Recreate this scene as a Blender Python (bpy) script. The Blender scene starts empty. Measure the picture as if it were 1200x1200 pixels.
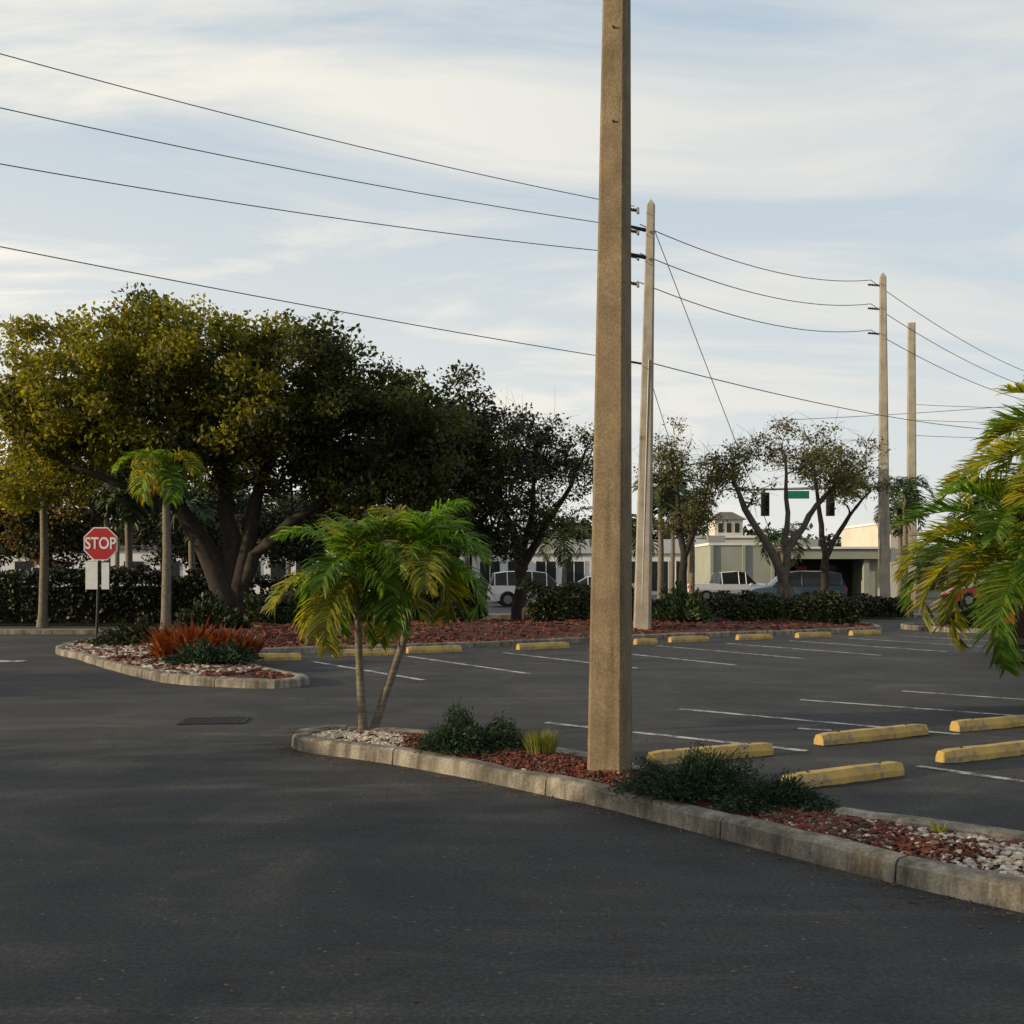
import bpy, math, random
import numpy as np
from mathutils import Vector, noise as mnoise
from mathutils.geometry import delaunay_2d_cdt
rnd=random.Random(7); rs=np.random.RandomState(11)
scene=bpy.context.scene
scene.view_settings.view_transform='Standard'; scene.view_settings.look='None'; scene.view_settings.exposure=0

# ---------------------------------------------------------------- materials
def newmat(name):
    m=bpy.data.materials.new(name); m.use_nodes=True
    nt=m.node_tree; nt.nodes.clear(); return m,nt
def N(nt,t,**kw):
    n=nt.nodes.new(t)
    for k,v in kw.items(): setattr(n,k,v)
    return n
def noise_ramp(nt,co,scale,stops,detail=6,rough=.6,dist=0):
    n=N(nt,'ShaderNodeTexNoise'); n.inputs['Scale'].default_value=scale; n.inputs['Detail'].default_value=detail
    n.inputs['Roughness'].default_value=rough; n.inputs['Distortion'].default_value=dist
    nt.links.new(co,n.inputs['Vector'])
    r=N(nt,'ShaderNodeValToRGB'); e=r.color_ramp.elements
    e[0].position=stops[0][0]; e[0].color=(*stops[0][1],1); e[1].position=stops[-1][0]; e[1].color=(*stops[-1][1],1)
    for p,c in stops[1:-1]:
        q=e.new(p); q.color=(*c,1)
    nt.links.new(n.outputs['Fac'],r.inputs['Fac']); return r.outputs['Color'],n.outputs['Fac']
def mixc(nt,fac,a,b,mode='MIX'):
    m=N(nt,'ShaderNodeMix',data_type='RGBA',blend_type=mode)
    for s,v in ((0,fac),(6,a),(7,b)):
        if hasattr(v,'links'): nt.links.new(v,m.inputs[s])
        elif s==0: m.inputs[0].default_value=v
        else: m.inputs[s].default_value=(*v,1)
    return m.outputs[2]
def finish(nt,col,rough=.8,bump=None,bstr=.3,bdist=.02,metal=0,spec=.5):
    p=N(nt,'ShaderNodeBsdfPrincipled'); o=N(nt,'ShaderNodeOutputMaterial')
    if hasattr(col,'links'): nt.links.new(col,p.inputs['Base Color'])
    else: p.inputs['Base Color'].default_value=(*col,1)
    if hasattr(rough,'links'): nt.links.new(rough,p.inputs['Roughness'])
    else: p.inputs['Roughness'].default_value=rough
    p.inputs['Metallic'].default_value=metal; p.inputs['Specular IOR Level'].default_value=spec
    if bump is not None:
        b=N(nt,'ShaderNodeBump'); b.inputs['Strength'].default_value=bstr; b.inputs['Distance'].default_value=bdist
        nt.links.new(bump,b.inputs['Height']); nt.links.new(b.outputs[0],p.inputs['Normal'])
    nt.links.new(p.outputs[0],o.inputs[0])
def simple(name,c1,c2=None,scale=5,rough=.8,bstr=.2,metal=0,spec=.4,detail=5):
    m,nt=newmat(name); co=N(nt,'ShaderNodeTexCoord').outputs['Object']
    if c2 is None: c2=tuple(x*.75 for x in c1)
    col,f=noise_ramp(nt,co,scale,[(.3,c2),(.7,c1)],detail)
    finish(nt,col,rough,f if bstr>0 else None,bstr,.01,metal,spec); return m
def leafmat(name,c1,c2,c3,trans=.35,rough=.55,tcol=None):
    m,nt=newmat(name); g=N(nt,'ShaderNodeNewGeometry'); co=N(nt,'ShaderNodeTexCoord').outputs['Object']
    r=N(nt,'ShaderNodeValToRGB'); e=r.color_ramp.elements; e[0].color=(*c1,1); e[1].color=(*c3,1); q=e.new(.6); q.color=(*c2,1)
    nt.links.new(g.outputs['Random Per Island'],r.inputs[0])
    v,_=noise_ramp(nt,co,.55,[(.3,(.6,.6,.6)),(.7,(1.3,1.3,1.3))],1)
    col=mixc(nt,1,r.outputs[0],v,'MULTIPLY')
    p=N(nt,'ShaderNodeBsdfPrincipled'); nt.links.new(col,p.inputs['Base Color']); p.inputs['Roughness'].default_value=rough; p.inputs['Specular IOR Level'].default_value=.25
    o=N(nt,'ShaderNodeOutputMaterial')
    if trans<=0: nt.links.new(p.outputs[0],o.inputs[0]); return m
    t=N(nt,'ShaderNodeBsdfTranslucent'); tc=mixc(nt,1,col,tcol or (2.0,1.8,.55),'MULTIPLY'); nt.links.new(tc,t.inputs[0])
    mx=N(nt,'ShaderNodeMixShader'); mx.inputs[0].default_value=trans
    nt.links.new(p.outputs[0],mx.inputs[1]); nt.links.new(t.outputs[0],mx.inputs[2])
    nt.links.new(mx.outputs[0],o.inputs[0]); return m

def asphalt(name,k=1.0):
    m,nt=newmat(name); co=N(nt,'ShaderNodeTexCoord').outputs['Object']
    a,fa=noise_ramp(nt,co,.55,[(.36,(.026*k,.029*k,.034*k)),(.48,(.042*k,.044*k,.049*k)),(.57,(.058*k,.058*k,.059*k)),(.66,(.090*k,.084*k,.076*k))],7,.72,1.0)
    b,fb=noise_ramp(nt,co,45,[(.35,(.35,.35,.35)),(.58,(1.1,1.1,1.1)),(.70,(2.9,2.8,2.6))],4,.8)
    c=mixc(nt,1,a,b,'MULTIPLY')
    mp=N(nt,'ShaderNodeMapping'); nt.links.new(co,mp.inputs[0]); mp.inputs['Scale'].default_value=(.3,1.5,1); mp.inputs['Rotation'].default_value=(0,0,.35)
    s,fs=noise_ramp(nt,mp.outputs[0],1.2,[(.42,(.72,.74,.78)),(.55,(1,1,1)),(.68,(1.7,1.58,1.42))],7,.72,.8)
    c=mixc(nt,1,c,s,'MULTIPLY')
    vo=N(nt,'ShaderNodeTexVoronoi',feature='DISTANCE_TO_EDGE'); vo.inputs['Scale'].default_value=.38
    wn=N(nt,'ShaderNodeTexNoise'); wn.inputs['Scale'].default_value=1.6; wn.inputs['Detail'].default_value=5; nt.links.new(co,wn.inputs['Vector'])
    ad=N(nt,'ShaderNodeMix',data_type='RGBA',blend_type='ADD'); ad.inputs[0].default_value=.9; nt.links.new(co,ad.inputs[6]); nt.links.new(wn.outputs['Color'],ad.inputs[7])
    nt.links.new(ad.outputs[2],vo.inputs['Vector'])
    cr=N(nt,'ShaderNodeValToRGB'); cr.color_ramp.elements[0].position=0; cr.color_ramp.elements[0].color=(.6,.6,.6,1); cr.color_ramp.elements[1].position=.006; cr.color_ramp.elements[1].color=(1,1,1,1)
    nt.links.new(vo.outputs['Distance'],cr.inputs[0])
    c=mixc(nt,.7,c,cr.outputs[0],'MULTIPLY')
    sp=N(nt,'ShaderNodeTexVoronoi'); sp.inputs['Scale'].default_value=9; nt.links.new(co,sp.inputs['Vector'])
    sr=N(nt,'ShaderNodeValToRGB'); sr.color_ramp.elements[0].position=.05; sr.color_ramp.elements[0].color=(1,1,1,1); sr.color_ramp.elements[1].position=.09; sr.color_ramp.elements[1].color=(0,0,0,1)
    nt.links.new(sp.outputs['Distance'],sr.inputs[0])
    c=mixc(nt,sr.outputs[0],c,(.15,.14,.12))
    finish(nt,c,.78,fb,1,.02,spec=.35); return m
M={}
M['asphalt']=asphalt('asphalt',.85); M['street']=asphalt('street_asphalt',1.2)
def concrete(name,c,dark,scale=3,streak=True,dirt=(.06,.05,.04),dth=.55):
    m,nt=newmat(name); co=N(nt,'ShaderNodeTexCoord').outputs['Object']
    a,fa=noise_ramp(nt,co,scale,[(.32,dark),(.62,c)],7,.68)
    mp=N(nt,'ShaderNodeMapping'); nt.links.new(co,mp.inputs[0]); mp.inputs['Scale'].default_value=(6,6,.35)
    s,fs=noise_ramp(nt,mp.outputs[0],1.2,[(dth,(0,0,0)),(dth+.18,(1,1,1))],6,.7)
    bw=N(nt,'ShaderNodeMath',operation='MULTIPLY'); nt.links.new(s,bw.inputs[0]); bw.inputs[1].default_value=.75
    col=mixc(nt,bw.outputs[0],a,dirt)
    f,ff=noise_ramp(nt,co,70,[(.3,(.7,.7,.7)),(.7,(1.2,1.2,1.2))],2)
    col=mixc(nt,1,col,f,'MULTIPLY')
    finish(nt,col,.9,ff,.45,.006,spec=.2); return m
M['kerb']=concrete('kerb_concrete',(.29,.262,.22),(.085,.077,.065),2.4,dth=.44)
M['pole']=concrete('pole_concrete',(.215,.165,.105),(.13,.10,.066),3.2,dth=.50,dirt=(.06,.045,.03))
M['pole2']=concrete('pole_concrete_pale',(.33,.30,.25),(.22,.20,.17),2)
M['soil']=simple('soil',(.05,.03,.02),(.02,.014,.011),9,.95,.5)
M['redmulch']=simple('red_mulch_bed',(.09,.021,.013),(.028,.010,.008),8,.95,.9)
def chipmat(name,cs,rough=.8):
    m,nt=newmat(name); g=N(nt,'ShaderNodeNewGeometry'); r=N(nt,'ShaderNodeValToRGB'); e=r.color_ramp.elements
    e[0].color=(*cs[0],1); e[1].color=(*cs[-1],1)
    for i,c in enumerate(cs[1:-1]): q=e.new((i+1)/(len(cs)-1)); q.color=(*c,1)
    nt.links.new(g.outputs['Random Per Island'],r.inputs[0]); finish(nt,r.outputs[0],rough,spec=.3); return m
M['chip']=chipmat('mulch_chip',[(.032,.012,.009),(.09,.024,.015),(.15,.037,.021),(.065,.027,.018),(.12,.065,.045)])
M['litter']=chipmat('dry_leaf',[(.05,.03,.015),(.14,.08,.035),(.10,.04,.02)])
M['pebble']=chipmat('pebble',[(.52,.46,.385),(.27,.235,.185),(.40,.36,.305),(.15,.13,.11),(.58,.53,.47)],.7)
M['dpebble']=chipmat('dark_pebble',[(.04,.04,.045),(.10,.10,.10),(.19,.17,.16)],.7)
def worn(name,c,base,thr=.6,scale=7):
    m,nt=newmat(name); co=N(nt,'ShaderNodeTexCoord').outputs['Object']
    w,f=noise_ramp(nt,co,scale,[(thr-.06,(0,0,0)),(thr+.06,(1,1,1))],8,.75)
    a,fa=noise_ramp(nt,co,3,[(.3,tuple(x*.62 for x in c)),(.7,c)],6,.7)
    col=mixc(nt,w,a,base); finish(nt,col,.75,f,.3,.004,spec=.3); return m
M['yellow']=worn('worn_yellow_paint',(.48,.325,.095),(.20,.175,.13),.55,9)
M['white']=worn('worn_white_paint',(.48,.48,.47),(.055,.055,.055),.52,5)
M['bark']=simple('bark',(.036,.028,.022),(.012,.010,.008),6,.95,.8)
M['barkpale']=simple('bark_pale',(.10,.085,.07),(.042,.035,.028),7,.95,.7)
def palmtrunk():
    m,nt=newmat('palm_trunk'); co=N(nt,'ShaderNodeTexCoord').outputs['Object']
    w=N(nt,'ShaderNodeTexWave',bands_direction='Z'); w.inputs['Scale'].default_value=6; w.inputs['Distortion'].default_value=3.5; w.inputs['Detail'].default_value=3; nt.links.new(co,w.inputs[0])
    a,f=noise_ramp(nt,co,12,[(.3,(.085,.07,.052)),(.7,(.19,.16,.125))],6)
    b=N(nt,'ShaderNodeValToRGB'); b.color_ramp.elements[0].color=(.78,.75,.7,1); b.color_ramp.elements[0].position=.05; b.color_ramp.elements[1].position=.3; nt.links.new(w.outputs[0],b.inputs[0])
    finish(nt,mixc(nt,1,a,b.outputs[0],'MULTIPLY'),.9,w.outputs[0],.2,.005); return m
M['ptrunk']=palmtrunk()
M['leafA']=leafmat('tree_foliage',(.065,.078,.011),(.14,.145,.017),(.26,.225,.028),.48)
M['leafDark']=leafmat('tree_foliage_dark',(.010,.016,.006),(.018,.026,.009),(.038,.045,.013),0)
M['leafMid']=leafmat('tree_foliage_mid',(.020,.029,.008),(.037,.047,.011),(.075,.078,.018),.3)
M['leafOr']=leafmat('tree_foliage_bronze',(.05,.045,.012),(.11,.08,.018),(.18,.11,.022),.35)
M['leafD']=leafmat('oak_foliage',(.045,.052,.02),(.085,.088,.03),(.18,.15,.05),.35)
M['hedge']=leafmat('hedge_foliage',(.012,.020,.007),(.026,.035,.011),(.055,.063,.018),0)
M['palm']=leafmat('palm_frond',(.04,.095,.012),(.085,.18,.02),(.19,.29,.032),.5,.42)
M['palmY']=leafmat('palm_frond_yellow',(.08,.11,.013),(.17,.20,.02),(.34,.28,.03),.52,.42)
M['palmDk']=leafmat('palm_frond_dark',(.02,.04,.012),(.04,.065,.02),(.07,.09,.03),0)
M['juniper']=leafmat('juniper',(.009,.023,.011),(.020,.045,.020),(.042,.078,.028),0,.6)
M['grass']=leafmat('grass_blades',(.09,.12,.028),(.15,.17,.04),(.24,.21,.06),.3)
M['croton']=leafmat('croton_leaf',(.07,.018,.008),(.21,.05,.012),(.34,.12,.02),.3,.5,(1.4,1.1,.8))
M['flower']=leafmat('palm_flower',(.45,.32,.02),(.55,.42,.04),(.4,.35,.05),.3)
M['turf']=simple('turf',(.035,.04,.016),(.018,.022,.009),1.2,.95,.6,detail=8)
M['metal']=simple('dark_metal',(.03,.03,.032),(.02,.02,.02),20,.5,.05,.6)
M['grey']=simple('galvanised',(.3,.3,.3),(.22,.22,.22),20,.5,.05,.7)
M['wire']=simple('wire',(.03,.03,.032),(.02,.02,.02),20,.6,0)
M['red']=simple('sign_red',(.40,.016,.018),(.31,.014,.016),8,.45,0)
M['signw']=simple('sign_white',(.66,.66,.64),(.56,.56,.54),8,.45,0)
M['green']=simple('sign_green',(.0,.16,.09),(.0,.13,.07),8,.45,0)
M['bwhite']=simple('stucco_white',(.62,.62,.64),(.52,.52,.54),.8,.9,.05)
M['bcream']=simple('stucco_cream',(.52,.49,.43),(.43,.40,.35),.8,.9,.05)
M['bgreen']=simple('stucco_sage',(.27,.29,.25),(.22,.235,.20),.8,.9,.05)
M['bgrey']=simple('fascia_grey',(.40,.43,.46),(.34,.36,.39),.8,.8,.05)
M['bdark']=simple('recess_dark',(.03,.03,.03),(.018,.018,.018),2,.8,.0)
M['roof']=simple('roof_dark',(.12,.11,.1),(.08,.075,.07),2,.9,.1)
M['glass']=simple('dark_glass',(.02,.025,.03),(.015,.018,.02),2,.15,0,0,.15)
M['tyre']=simple('tyre',(.02,.02,.02),(.014,.014,.014),10,.9,.0,0,.1)
M['rim']=simple('rim',(.25,.25,.26),(.15,.15,.15),10,.4,0,.8)
M['taill']=simple('tail_light',(.5,.01,.01),(.35,.01,.01),10,.2,0,0,.4)
M['headl']=simple('head_light',(.7,.7,.7),(.5,.5,.5),10,.15,0,0,.8)
def paint(n,c,s=.3): return simple('car_paint_'+n,c,tuple(x*.9 for x in c),1,.25,0,.0,s)
M['pw']=paint('white',(.66,.66,.66)); M['pg']=paint('slate',(.04,.065,.095),.2); M['pr']=paint('maroon',(.010,.006,.007),.12); M['pr2']=paint('red',(.35,.02,.02)); M['pb']=paint('black',(.012,.012,.014)); M['ps']=paint('silver',(.28,.29,.3))

# ---------------------------------------------------------------- mesh builder
class MB:
    def __init__(s): s.V=[];s.F=[];s.n=0;s.mats=[];s.smooth=[]
    def mi(s,m):
        if m not in s.mats: s.mats.append(m)
        return s.mats.index(m)
    def add(s,V,F,m,smooth=False):
        V=np.asarray(V,dtype=np.float32).reshape(-1,3); i=s.mi(m)
        if isinstance(F,np.ndarray): groups={F.shape[1]:F}
        else:
            groups={}
            for f in F: groups.setdefault(len(f),[]).append(f)
        for k,fs in groups.items():
            s.F.append((np.asarray(fs,dtype=np.int32)+s.n,i,smooth))
        s.V.append(V); s.n+=len(V)
    def box(s,x0,x1,y0,y1,z0,z1,m):
        s.add([(x0,y0,z0),(x1,y0,z0),(x1,y1,z0),(x0,y1,z0),(x0,y0,z1),(x1,y0,z1),(x1,y1,z1),(x0,y1,z1)],
          [(0,3,2,1),(4,5,6,7),(0,1,5,4),(1,2,6,5),(2,3,7,6),(3,0,4,7)],m)
    def tube(s,pts,rad,m,sides=6,cap=True,wob=0,smooth=True):
        P=[Vector(p) for p in pts]; V=[];F=[]
        up=Vector((0,0,1))
        for i,p in enumerate(P):
            t=(P[min(i+1,len(P)-1)]-P[max(i-1,0)]); t.normalize()
            a=t.cross(Vector((.31,.95,.05)) if abs(t.z)>.8 else up); a.normalize(); b=t.cross(a)
            for k in range(sides):
                an=2*math.pi*k/sides; r=rad[i]*(1+wob*mnoise.noise(Vector((p.x*2+k*3.1,p.y*2,p.z*1.3))))
                V.append(p+a*math.cos(an)*r+b*math.sin(an)*r)
        for i in range(len(P)-1):
            for k in range(sides):
                k2=(k+1)%sides; F.append((i*sides+k,i*sides+k2,(i+1)*sides+k2,(i+1)*sides+k))
        s.add(V,F,m,smooth)
        if cap:
            s.add(V[:sides],[tuple(range(sides))],m); s.add(V[-sides:],[tuple(reversed(range(sides)))],m)
    def obj(s,name,loc=(0,0,0),rotz=0,bevel=0):
        V=np.concatenate(s.V); me=bpy.data.meshes.new(name)
        nl=sum(f.size for f,_,_ in s.F); nf=sum(len(f) for f,_,_ in s.F)
        loops=np.concatenate([f.ravel() for f,_,_ in s.F]); tot=np.concatenate([np.full(len(f),f.shape[1],np.int32) for f,_,_ in s.F])
        mi=np.concatenate([np.full(len(f),i,np.int32) for f,i,_ in s.F]); sm=np.concatenate([np.full(len(f),q,bool) for f,_,q in s.F])
        me.vertices.add(len(V)); me.vertices.foreach_set('co',V.ravel())
        me.loops.add(nl); me.loops.foreach_set('vertex_index',loops)
        me.polygons.add(nf); me.polygons.foreach_set('loop_start',np.concatenate([[0],np.cumsum(tot)[:-1]]).astype(np.int32)); 
        try: me.polygons.foreach_set('loop_total',tot)
        except Exception: pass
        for m in s.mats: me.materials.append(M[m])
        me.polygons.foreach_set('material_index',mi); me.polygons.foreach_set('use_smooth',sm)
        me.update(calc_edges=True); me.validate()
        o=bpy.data.objects.new(name,me); scene.collection.objects.link(o); o.location=loc; o.rotation_euler[2]=rotz
        if bevel:
            b=o.modifiers.new('bevel','BEVEL'); b.width=bevel; b.segments=2; b.limit_method='ANGLE'
        return o

def leaves(mb,C,size,m,aspect=.5,flat=0.0,dirs=None):
    C=np.asarray(C); n=len(C)
    d=rs.normal(size=(n,3)) if dirs is None else dirs
    d/=np.linalg.norm(d,axis=1)[:,None]
    q=rs.normal(size=(n,3)); q[:,2]+=flat
    w=np.cross(d,q); w/=np.linalg.norm(w,axis=1)[:,None]+1e-9
    L=(size*rs.uniform(.6,1.3,n))[:,None]; W=L*aspect*.5
    V=np.stack([C-d*L*.5,C+w*W,C+d*L*.5,C-w*W],1).reshape(-1,3)
    F=np.arange(4*n,dtype=np.int32).reshape(-1,4); mb.add(V,F,m)

def tree(name,base,limbs,ells,nclump,lper,cr,lsize,leaf,bark='bark',seed=1,leaf2=None,f2=.25,shell=.5,thr=-.25,twig=.02,flatz=.65,sub=0,shade_split=None):
    r=random.Random(seed); mb=MB(); sk=[];skr=[]
    B=Vector(base)
    for L in limbs:
        pts=[];rad=[]
        for i in range(len(L)-1):
            a=Vector(L[i][:3]);b=Vector(L[i+1][:3]); n=max(2,int((b-a).length/.35))
            for k in range(n):
                t=k/n; p0=a.lerp(b,t)*1.1+Vector((seed,0,0)); p=a.lerp(b,t)+Vector((mnoise.noise(p0),mnoise.noise(p0+Vector((9,3,1))),0))*.12
                pts.append(p);rad.append(L[i][3]*(1-t)+L[i+1][3]*t)
        pts.append(Vector(L[-1][:3]));rad.append(L[-1][3])
        if L[0][2]<=.05:
            rad[0]*=1.5
            if len(rad)>1: rad[1]*=1.15
        mb.tube(pts,rad,bark,9,wob=.25); 
        for p,q in zip(pts,rad):
            if p.z>1.2: sk.append(p);skr.append(q)
    cl=[]; vol=[e[3]*e[4]*e[5] for e in ells]
    tries=0
    while len(cl)<nclump and tries<nclump*30:
        tries+=1
        e=r.choices(ells,vol)[0]; d=Vector((r.gauss(0,1),r.gauss(0,1),r.gauss(0,1))).normalized(); q=r.random()**shell
        q*=1+.22*mnoise.noise(d*2.2+Vector((e[0],seed,e[2])))+.06*r.gauss(0,1)
        c=Vector((e[0]+d.x*e[3]*q,e[1]+d.y*e[4]*q,e[2]+d.z*e[5]*q))
        if mnoise.noise(c*.75+Vector((seed*3.3,0,0)))<thr: continue
        cl.append(c)
    cl.sort(key=lambda c:min((c-s).length for s in sk))
    C=[];C2=[]
    for c in cl:
        A=np.array([tuple(s) for s in sk]); D=np.linalg.norm(A-np.array(tuple(c)),axis=1)+np.maximum(0,A[:,2]-c.z)*.6
        j=int(D.argmin()); a=sk[j]; ra=min(skr[j]*.6,.09); ln=(c-a).length
        mid1=a.lerp(c,.35)+Vector((r.uniform(-.15,.15),r.uniform(-.15,.15),r.uniform(-.02,.18)))*ln*.6
        mid2=a.lerp(c,.7)+Vector((r.uniform(-.12,.12),r.uniform(-.12,.12),r.uniform(.0,.15)))*ln*.5
        re=max(.008,min(twig,ra*.6)); ra=max(ra,re)
        mb.tube([a,mid1,mid2,c],[ra,ra*.75+re*.25,(ra+re)/2,re],bark,5,cap=False)
        for p,q in ((mid1,ra*.8),(mid2,(ra+re)/2),(c,re)): sk.append(p);skr.append(q)
        for _ in range(sub):
            e=c+Vector((r.gauss(0,1),r.gauss(0,1),r.gauss(0.2,.8)))*cr*.9
            mb.tube([mid2 if r.random()<.4 else c,(c+e)/2+Vector((0,0,.05)),e],[re*.8,re*.6,re*.35],bark,3,cap=False)
        rr=cr*r.uniform(.55,1.4); n=int(lper*r.uniform(.6,1.3)*(rr/cr)**2)
        g=rs.normal(size=(n,3)); g/=np.linalg.norm(g,axis=1)[:,None]; g*=(rs.uniform(0,1,n)**.5*rs.uniform(.8,1.25,n))[:,None]*rr; g[:,2]*=flatz
        P=g+np.array(tuple(c))
        pr=f2 if shade_split is None else shade_split(c)
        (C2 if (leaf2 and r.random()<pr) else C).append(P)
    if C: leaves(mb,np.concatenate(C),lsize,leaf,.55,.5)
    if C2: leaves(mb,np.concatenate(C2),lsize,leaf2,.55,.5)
    return mb.obj(name,base)

def frond(mb,o,az,el,L,droop,nl,ll,lw,leaf,vd=.5,stem='palm',vee=.5,rachis=.012,rr=rnd,ang=(38,56)):
    o=Vector(o); seg=10; pts=[o]; e=el; h=Vector((math.cos(az),math.sin(az),0)); p=o.copy(); tw=rr.uniform(-.25,.25)
    side0=Vector((-math.sin(az),math.cos(az),0))
    for i in range(seg):
        e-=droop/seg*(.5+1.1*i/seg); p=p+(h*math.cos(e)+Vector((0,0,1))*math.sin(e))*(L/seg); 
        h=(h+side0*tw*.08).normalized(); pts.append(p.copy())
    mb.tube(pts,[rachis*(1-.8*i/seg) for i in range(seg+1)],stem,4,cap=False)
    V=[];F=[]
    for i in range(nl):
        t=.14+.86*(i/(nl-1)); x=t*seg; k=min(int(x),seg-1); q=pts[k].lerp(pts[k+1],x-k); T=(pts[k+1]-pts[k]).normalized()
        side=T.cross(Vector((0,0,1)));
        if side.length<.1: side=side0
        side.normalize(); up=side.cross(T).normalized()
        prof=(.35+.65*math.sin(math.pi*min(1,(t*.85+.1))))*ll
        for sgn in (-1,1):
            l=prof*rr.uniform(.75,1.12); a=math.radians(rr.uniform(*ang))-t*.25
            d=(side*sgn*math.sin(a+.35)+T*math.cos(a+.35)+up*vee*rr.uniform(.1,1.3)).normalized()
            w=T.cross(d).cross(d); 
            if w.length<.01: w=T.copy()
            w.normalize(); w=(w+up*rr.uniform(-.5,.5)).normalized()
            p0=q; p1=q+d*l*.4; d2=(d+Vector((0,0,-vd*rr.uniform(.7,1.3)))).normalized(); p2=p1+d2*l*.35; d3=(d2+Vector((0,0,-vd*1.3))).normalized(); p3=p2+d3*l*.3
            b=len(V); W=lw*.5*rr.uniform(.8,1.2)
            V+= [p0-w*W*.5,p0+w*W*.5,p1-w*W,p1+w*W,p2-w*W*.8,p2+w*W*.8,p3]
            F+= [(b,b+1,b+3,b+2),(b+2,b+3,b+5,b+4),(b+4,b+5,b+6)]
    mb.add(V,F,leaf)

def palm(name,base,trunk,rad,nf,L,ll,lw,leaf='palm',seed=1,elr=(-.3,1.35),droop=1.5,vd=.5,nl=36,extra=None,leaf2=None,shaft=True,ang=(38,56),vee=.5,dead=0):
    r=random.Random(seed); mb=MB()
    for tr,rd in zip(trunk,rad):
        pts=[];rr=[]
        for i in range(len(tr)-1):
            a=Vector(tr[i]);b=Vector(tr[i+1])
            for k in range(6): t=k/6; pts.append(a.lerp(b,t)); rr.append(0)
        pts.append(Vector(tr[-1])); n=len(pts)
        rr=[rd*(1-.35*i/(n-1))*(1.35 if i==0 else 1.0)*(1+.02*((i%2)*2-1)) for i in range(n)]
        mb.tube(pts,rr,'ptrunk',10)
        top=pts[-1]
        if shaft:
            up=(pts[-1]-pts[-2]).normalized(); mb.tube([top,top+up*L*.12,top+up*L*.3],[rd*.7,rd*.65,rd*.3],'palm',8); top=top+up*L*.2
        for i in range(nf):
            az=i*2.39996+r.uniform(-.3,.3); u=(i+.5)/nf; el=elr[1]+(elr[0]-elr[1])*u+r.uniform(-.12,.12)
            l=L*r.uniform(.82,1.12)*(1-.15*(1-u))
            frond(mb,top,az,el,l,droop*r.uniform(.75,1.25),nl,ll,lw,(leaf2 if (leaf2 and r.random()<.4) else leaf),vd,rachis=max(.006,rd*.13),rr=r,ang=ang,vee=vee)
    if extra: extra(mb,r)
    return mb.obj(name,base)

# ---------------------------------------------------------------- ground etc.
def edist(x,y,P):
    d=1e9
    for i in range(len(P)):
        ax,ay=P[i-1];bx,by=P[i]; dx=bx-ax;dy=by-ay; l=dx*dx+dy*dy
        t=max(0,min(1,((x-ax)*dx+(y-ay)*dy)/l)) if l>0 else 0
        d=min(d,math.hypot(ax+dx*t-x,ay+dy*t-y))
    return d
def inpoly(x,y,P):
    c=False;j=len(P)-1
    for i in range(len(P)):
        if (P[i][1]>y)!=(P[j][1]>y) and x<(P[j][0]-P[i][0])*(y-P[i][1])/(P[j][1]-P[i][1])+P[i][0]: c=not c
        j=i
    return c
def sheet(name,poly,z,m,mound=None,grid=.5):
    me=bpy.data.meshes.new(name); pts=[Vector(p) for p in poly]; n=len(pts)
    if mound:
        h,w=mound; xs=[p[0] for p in poly];ys=[p[1] for p in poly]; x=min(xs)
        while x<max(xs):
            y=min(ys)
            while y<max(ys):
                if inpoly(x,y,poly) and edist(x,y,poly)>grid*.4: pts.append(Vector((x+rnd.uniform(-.1,.1)*grid,y)))
                y+=grid
            x+=grid
    vs,es,fs,_,_,_=delaunay_2d_cdt(pts,[],[list(range(n))],1,1e-4)
    def zf(v):
        if not mound: return z
        return mz(v.x,v.y,poly,z,*mound)
    me.from_pydata([(v.x,v.y,zf(v)) for v in vs],[],[list(f) for f in fs]); me.materials.append(M[m]); me.update()
    if len(me.polygons) and me.polygons[0].normal.z<0: me.flip_normals()
    if mound: me.polygons.foreach_set('use_smooth',[True]*len(me.polygons))
    o=bpy.data.objects.new(name,me); scene.collection.objects.link(o); return o
def mz(x,y,P,z,h,w):
    t=min(1,edist(x,y,P)/w); t=t*t*(3-2*t); return z+h*t*(1+.25*mnoise.noise(Vector((x*.8,y*.8,1))))
sheet('ground',[(-900,-300),(900,-300),(900,1500),(-900,1500)],-.004,'turf')
sheet('parking_lot',[(-60,-40),(70,-40),(70,37),(11,36),(9,34),(-9.9,33.3),(-9.9,28),(-60,28)],0,'asphalt')
sheet('street',[(-300,42),(300,42),(300,56),(-300,56)],0,'street')
sheet('far_parking_lot',[(-300,58),(300,58),(300,110),(-300,110)],0,'street')
mb=MB(); mb.box(-60,60,38.5,40,-.05,.1,'kerb'); mb.obj('sidewalk')
mb=MB(); mb.box(-60,-9.95,28.0,28.9,-.05,.11,'kerb'); mb.obj('sidewalk')
mb=MB(); mb.box(-300,300,56.2,57.6,-.05,.12,'kerb'); mb.obj('sidewalk')

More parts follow.
